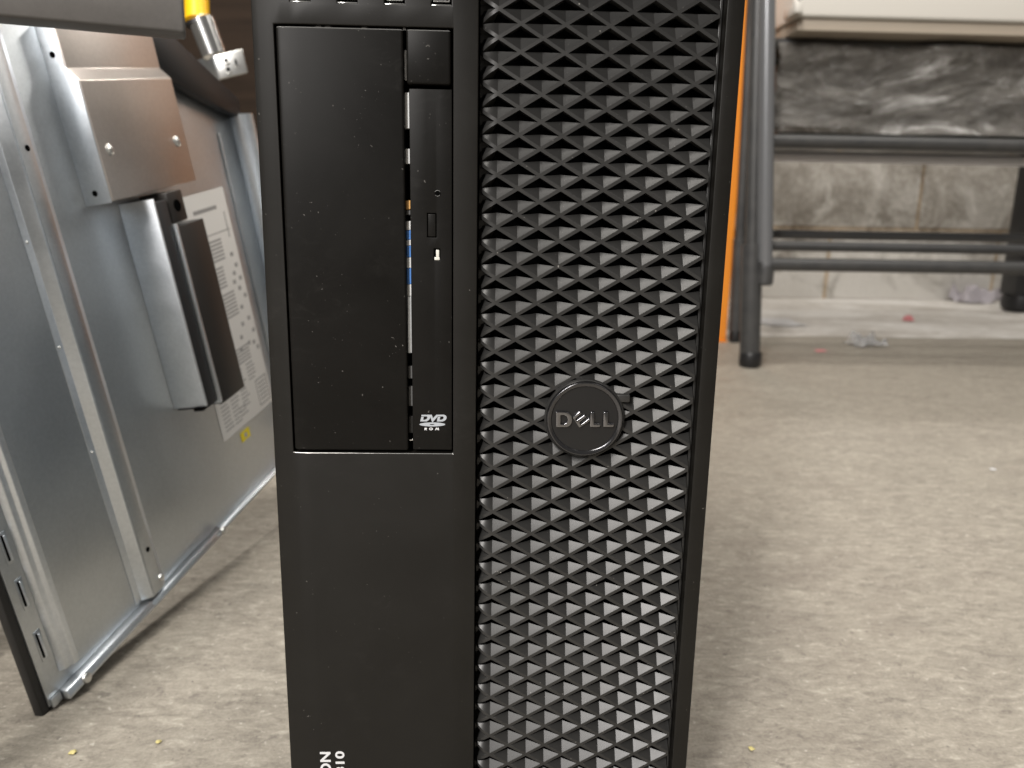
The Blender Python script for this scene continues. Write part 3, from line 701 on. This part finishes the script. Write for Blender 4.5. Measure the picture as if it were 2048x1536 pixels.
# ================================================================== METAL RACK on the right
rk = empty('metal_rack', (1.05, 1.4, 0), 'dark grey tubular metal rack with horizontal rails in front of the block wall', 'rack')
def px(x, y, Y): return on_front(x, y, Y)
fa = on_floor(1499, 733); fb = on_floor(1469, 684)
def leg(p0, p1, r, mt='tube_dark', foot=True):
    o = tube_obj('leg', [p0+(p1-p0)*.03, p1], r, M[mt], rk, 24)
    if foot:
        bm = bmesh.new(); lathe(bm, Vector((p0.x, p0.y, 0)), Z3, [(0, 0), (r*1.05, 0), (r*1.22, .006), (r*1.22, .030), (r*1.02, .034)], 24); link('foot_cap', finish(bm), M['black'], o)
ta, tb = px(1517, -60, fa.y+.02), px(1507, -60, fb.y-.02)
leg(fa, ta, .0130); leg(fb, tb, .0110)
la = tube_obj('leg_sleeve', [fa+(ta-fa)*.035, fa+(ta-fa)*.33], .0195, M['tube_dark'], rk, 24)
bm = bmesh.new(); lathe(bm, Vector((fa.x, fa.y, 0)), Z3, [(0, 0), (.0185, 0), (.0215, .006), (.0215, .026), (.0196, .030)], 24); link('foot_cap', finish(bm), M['black'], la)
tube_obj('leg_sleeve', [fb+(tb-fb)*.035, fb+(tb-fb)*.30], .0150, M['tube_dark'], rk, 24)
up0, up1 = px(1529, 562, 1.17), px(1535, -60, 1.17)
o = tube_obj('upright_tube', [up0, up1], .0145, M['tube_light'], rk, 28)
bm = bmesh.new(); lathe(bm, up0, Z3, [(.0155, .03), (.0160, .024), (.0160, -.004), (.013, -.008), (0, -.008)], 24); link('end_cap', finish(bm), M['tube_dark'], o)
tube_obj('sleeve', [px(1512, 515, fa.y+.02), px(1511, 560, fa.y+.02)], .0225, M['tube_dark'], rk, 24)
XE = 1.62
for row, Y, r, mt, x0p in ((281, 1.20, .0125, 'tube_dark', 1528), (310, 1.55, .0130, 'tube_bright', 1480), (467, 1.50, .0105, 'tube_dark', 1470), (491, 1.22, .0100, 'tube_dark', 1528), (528, 1.17, .0125, 'tube_dark', 1515)):
    a = px(x0p, row, Y); tube_obj('rail', [a, Vector((XE, Y, a.z))], r, M[mt], rk, 24)
for Y in (1.19, 1.52): 
    leg(Vector((XE, Y, 0)), Vector((XE, Y, .95)), .016)
SH = px(1800, 39, 1.225).z
box('shelf_board', (.575, 1.235, SH-.021), (XE-.02, 1.60, SH), M['beige'], rk, .003)
for Y in (1.30, 1.58): tube_obj('rail', [Vector((.53, Y, SH-.033)), Vector((XE, Y, SH-.033))], .0115, M['tube_dark'], rk, 20)
# white tray on the shelf
wt = empty('white_tray', (1.05, 1.4, SH), 'off white plastic tray with a rounded edge lying on top of the metal rack', 'tray')
za = px(1583, 36, 1.22)
bm = bmesh.new(); prism(bm, [Vector((za.x+.012, 1.225, SH+.0005)), Vector((1.55, 1.225, SH+.0005)), Vector((1.55, 1.225, .82)), Vector((za.x+.028, 1.225, .82))], Vector((0, .33, 0)))
link('tray_body', finish(bm, .006, 4), M['offwhite'], wt)
box('tray_foot', (za.x-.002, 1.20, SH+.0005), (za.x+.0115, 1.26, SH+.02), M['offwhite'], wt, .003)
bm = bmesh.new(); tube(bm, [Vector((za.x+.005, 1.222, SH+.008)), Vector((za.x+.024, 1.222, .82))], .0055, 16); link('tray_rim', finish(bm), M['offwhite'], wt)

# film-wrapped bundle lying on the rails
bd = empty('wrapped_bundle', (1.1, 1.4, .45), 'dark bundle wrapped in shiny clear plastic film lying on the rack rails', 'bundle')
bm = bmesh.new(); bmesh.ops.create_grid(bm, x_segments=110, y_segments=44, size=.5)
fz = []
for v in bm.verts:
    u, w_ = v.co.x+.5, v.co.y+.5                       # u along the rail, w over the front and top
    s = w_*.52
    if s < .20: y, z = 1.285, .452+s
    elif s < .24: t = (s-.20)/.04*math.pi/2; y, z = 1.285+.025*(1-math.cos(t)), .652-.0+.0*t - .035 + .025*math.sin(t)*0 + .0
    else: y, z = 1.31+(s-.24), .617
    if s < .20: z = .452+s*.82
    x = .56+u*1.02
    q = Vector((x*3.5, s*14, 0)); d = .030*noise.noise(q) + .016*noise.noise(q*2.7) + .007*noise.noise(q*6.1)
    ridge = .012*abs(noise.noise((x*6, s*22, 5)))
    v.co = Vector((x, y-(d+ridge)*(1 if s < .22 else 0), z + (.4*d if s >= .22 else 0)))
bmesh.ops.recalc_face_normals(bm, faces=bm.faces[:]); link('film', finish(bm, smooth=80), M['wrap'], bd)
box('core', (.59, 1.33, .4445), (1.56, 1.60, .595), M['black'], bd, .01)

# black post on the far right
bp_ = on_floor(2036, 626, .0066)
bk2 = empty('black_post', (bp_.x+.03, bp_.y, .0066), 'thick black plastic post with a rounded foot at the far right edge', 'post')
bm = bmesh.new(); bm_box(bm, (bp_.x-.018, bp_.y, .0590), (bp_.x+.07, bp_.y+.08, 1.1)); link('shaft', finish(bm, .006, 3), M['black'], bk2)
bm = bmesh.new(); lathe(bm, Vector((bp_.x+.028, bp_.y+.04, .0066)), Z3, [(0, 0), (.034, 0), (.050, .010), (.054, .030), (.050, .0525), (0, .0525)], 32); link('foot', finish(bm), M['black'], bk2)
tube_obj('pale_line', [Vector((bp_.x+.012, bp_.y-.003, .07)), Vector((bp_.x+.012, bp_.y-.003, 1.05))], .0028, M['tube_light'], bk2, 10)  # thin pale line up the front of the post

# ================================================================== SCRAPS ON THE FLOOR
def scrap(name, c, sx, sy, ht, mt, label, cat, group=None, rot=0, n=9, seed=0):
    bm = bmesh.new(); bmesh.ops.create_grid(bm, x_segments=n, y_segments=n, size=.5)
    for v in bm.verts:
        x, y = v.co.x, v.co.y; k = 1+.25*noise.noise((x*2.1+seed, y*2.3, seed*1.7))
        z = max(0, ht*(.45+.9*noise.noise((x*3+seed, y*3, 9+seed)) + .35*noise.noise((x*8+seed, y*8, 2))))
        if abs(x) > .49 or abs(y) > .49: z *= .25
        v.co = Vector((c.x + (x*sx*math.cos(rot)-y*sy*math.sin(rot))*k, c.y + (x*sx*math.sin(rot)+y*sy*math.cos(rot))*k, c.z+.0006+z))
    bm.normal_update(); geom = bmesh.ops.solidify(bm, geom=bm.faces[:], thickness=-.0005)
    return tag(link(name, finish(bm, smooth=60), M[mt]), label, cat, group)
STRIP = .0068
scrap('paper_scrap', on_floor(1557, 645, STRIP), .105, .13, .008, 'scrap', 'white square paper scrap lying beside the rack legs', 'scrap', rot=.1, seed=1)
scrap('plastic_scrap', on_floor(1732, 690), .085, .07, .028, 'clear', 'crumpled clear plastic scrap on the floor below the rails', 'scrap', rot=.3, n=16, seed=4)
scrap('plastic_scrap', on_floor(1948, 604, STRIP), .15, .10, .06, 'purple', 'purple grey plastic scrap lying at the foot of the block wall', 'scrap', rot=.2, n=14, seed=6)
scrap('pink_cap', on_floor(1817, 642, STRIP), .026, .026, .016, 'pink', 'small pink plastic cap on the dusty floor near the wall', 'cap', seed=2)
scrap('red_scrap', on_floor(1641, 703), .022, .012, .004, 'pink', 'tiny red scrap on the floor in front of the clear plastic', 'scrap', seed=3)
for k, (x, y, s, lab) in enumerate(((145, 1508, .0030, 'tiny yellow chip on the floor at the lower left corner'), (318, 1486, .0020, 'tiny yellow chip on the floor nearest the tower at lower left'), (1503, 1500, .0026, 'tiny yellow chip on the floor right of the tower'), (1985, 940, .006, 'pale chip on the open floor near the right edge'))):
    scrap('paint_chip', on_floor(x, y), s, s*.8, .0012, 'chip' if k < 3 else 'scrap', lab, 'chip', 'chips on the floor', rot=k, n=4, seed=10+k)
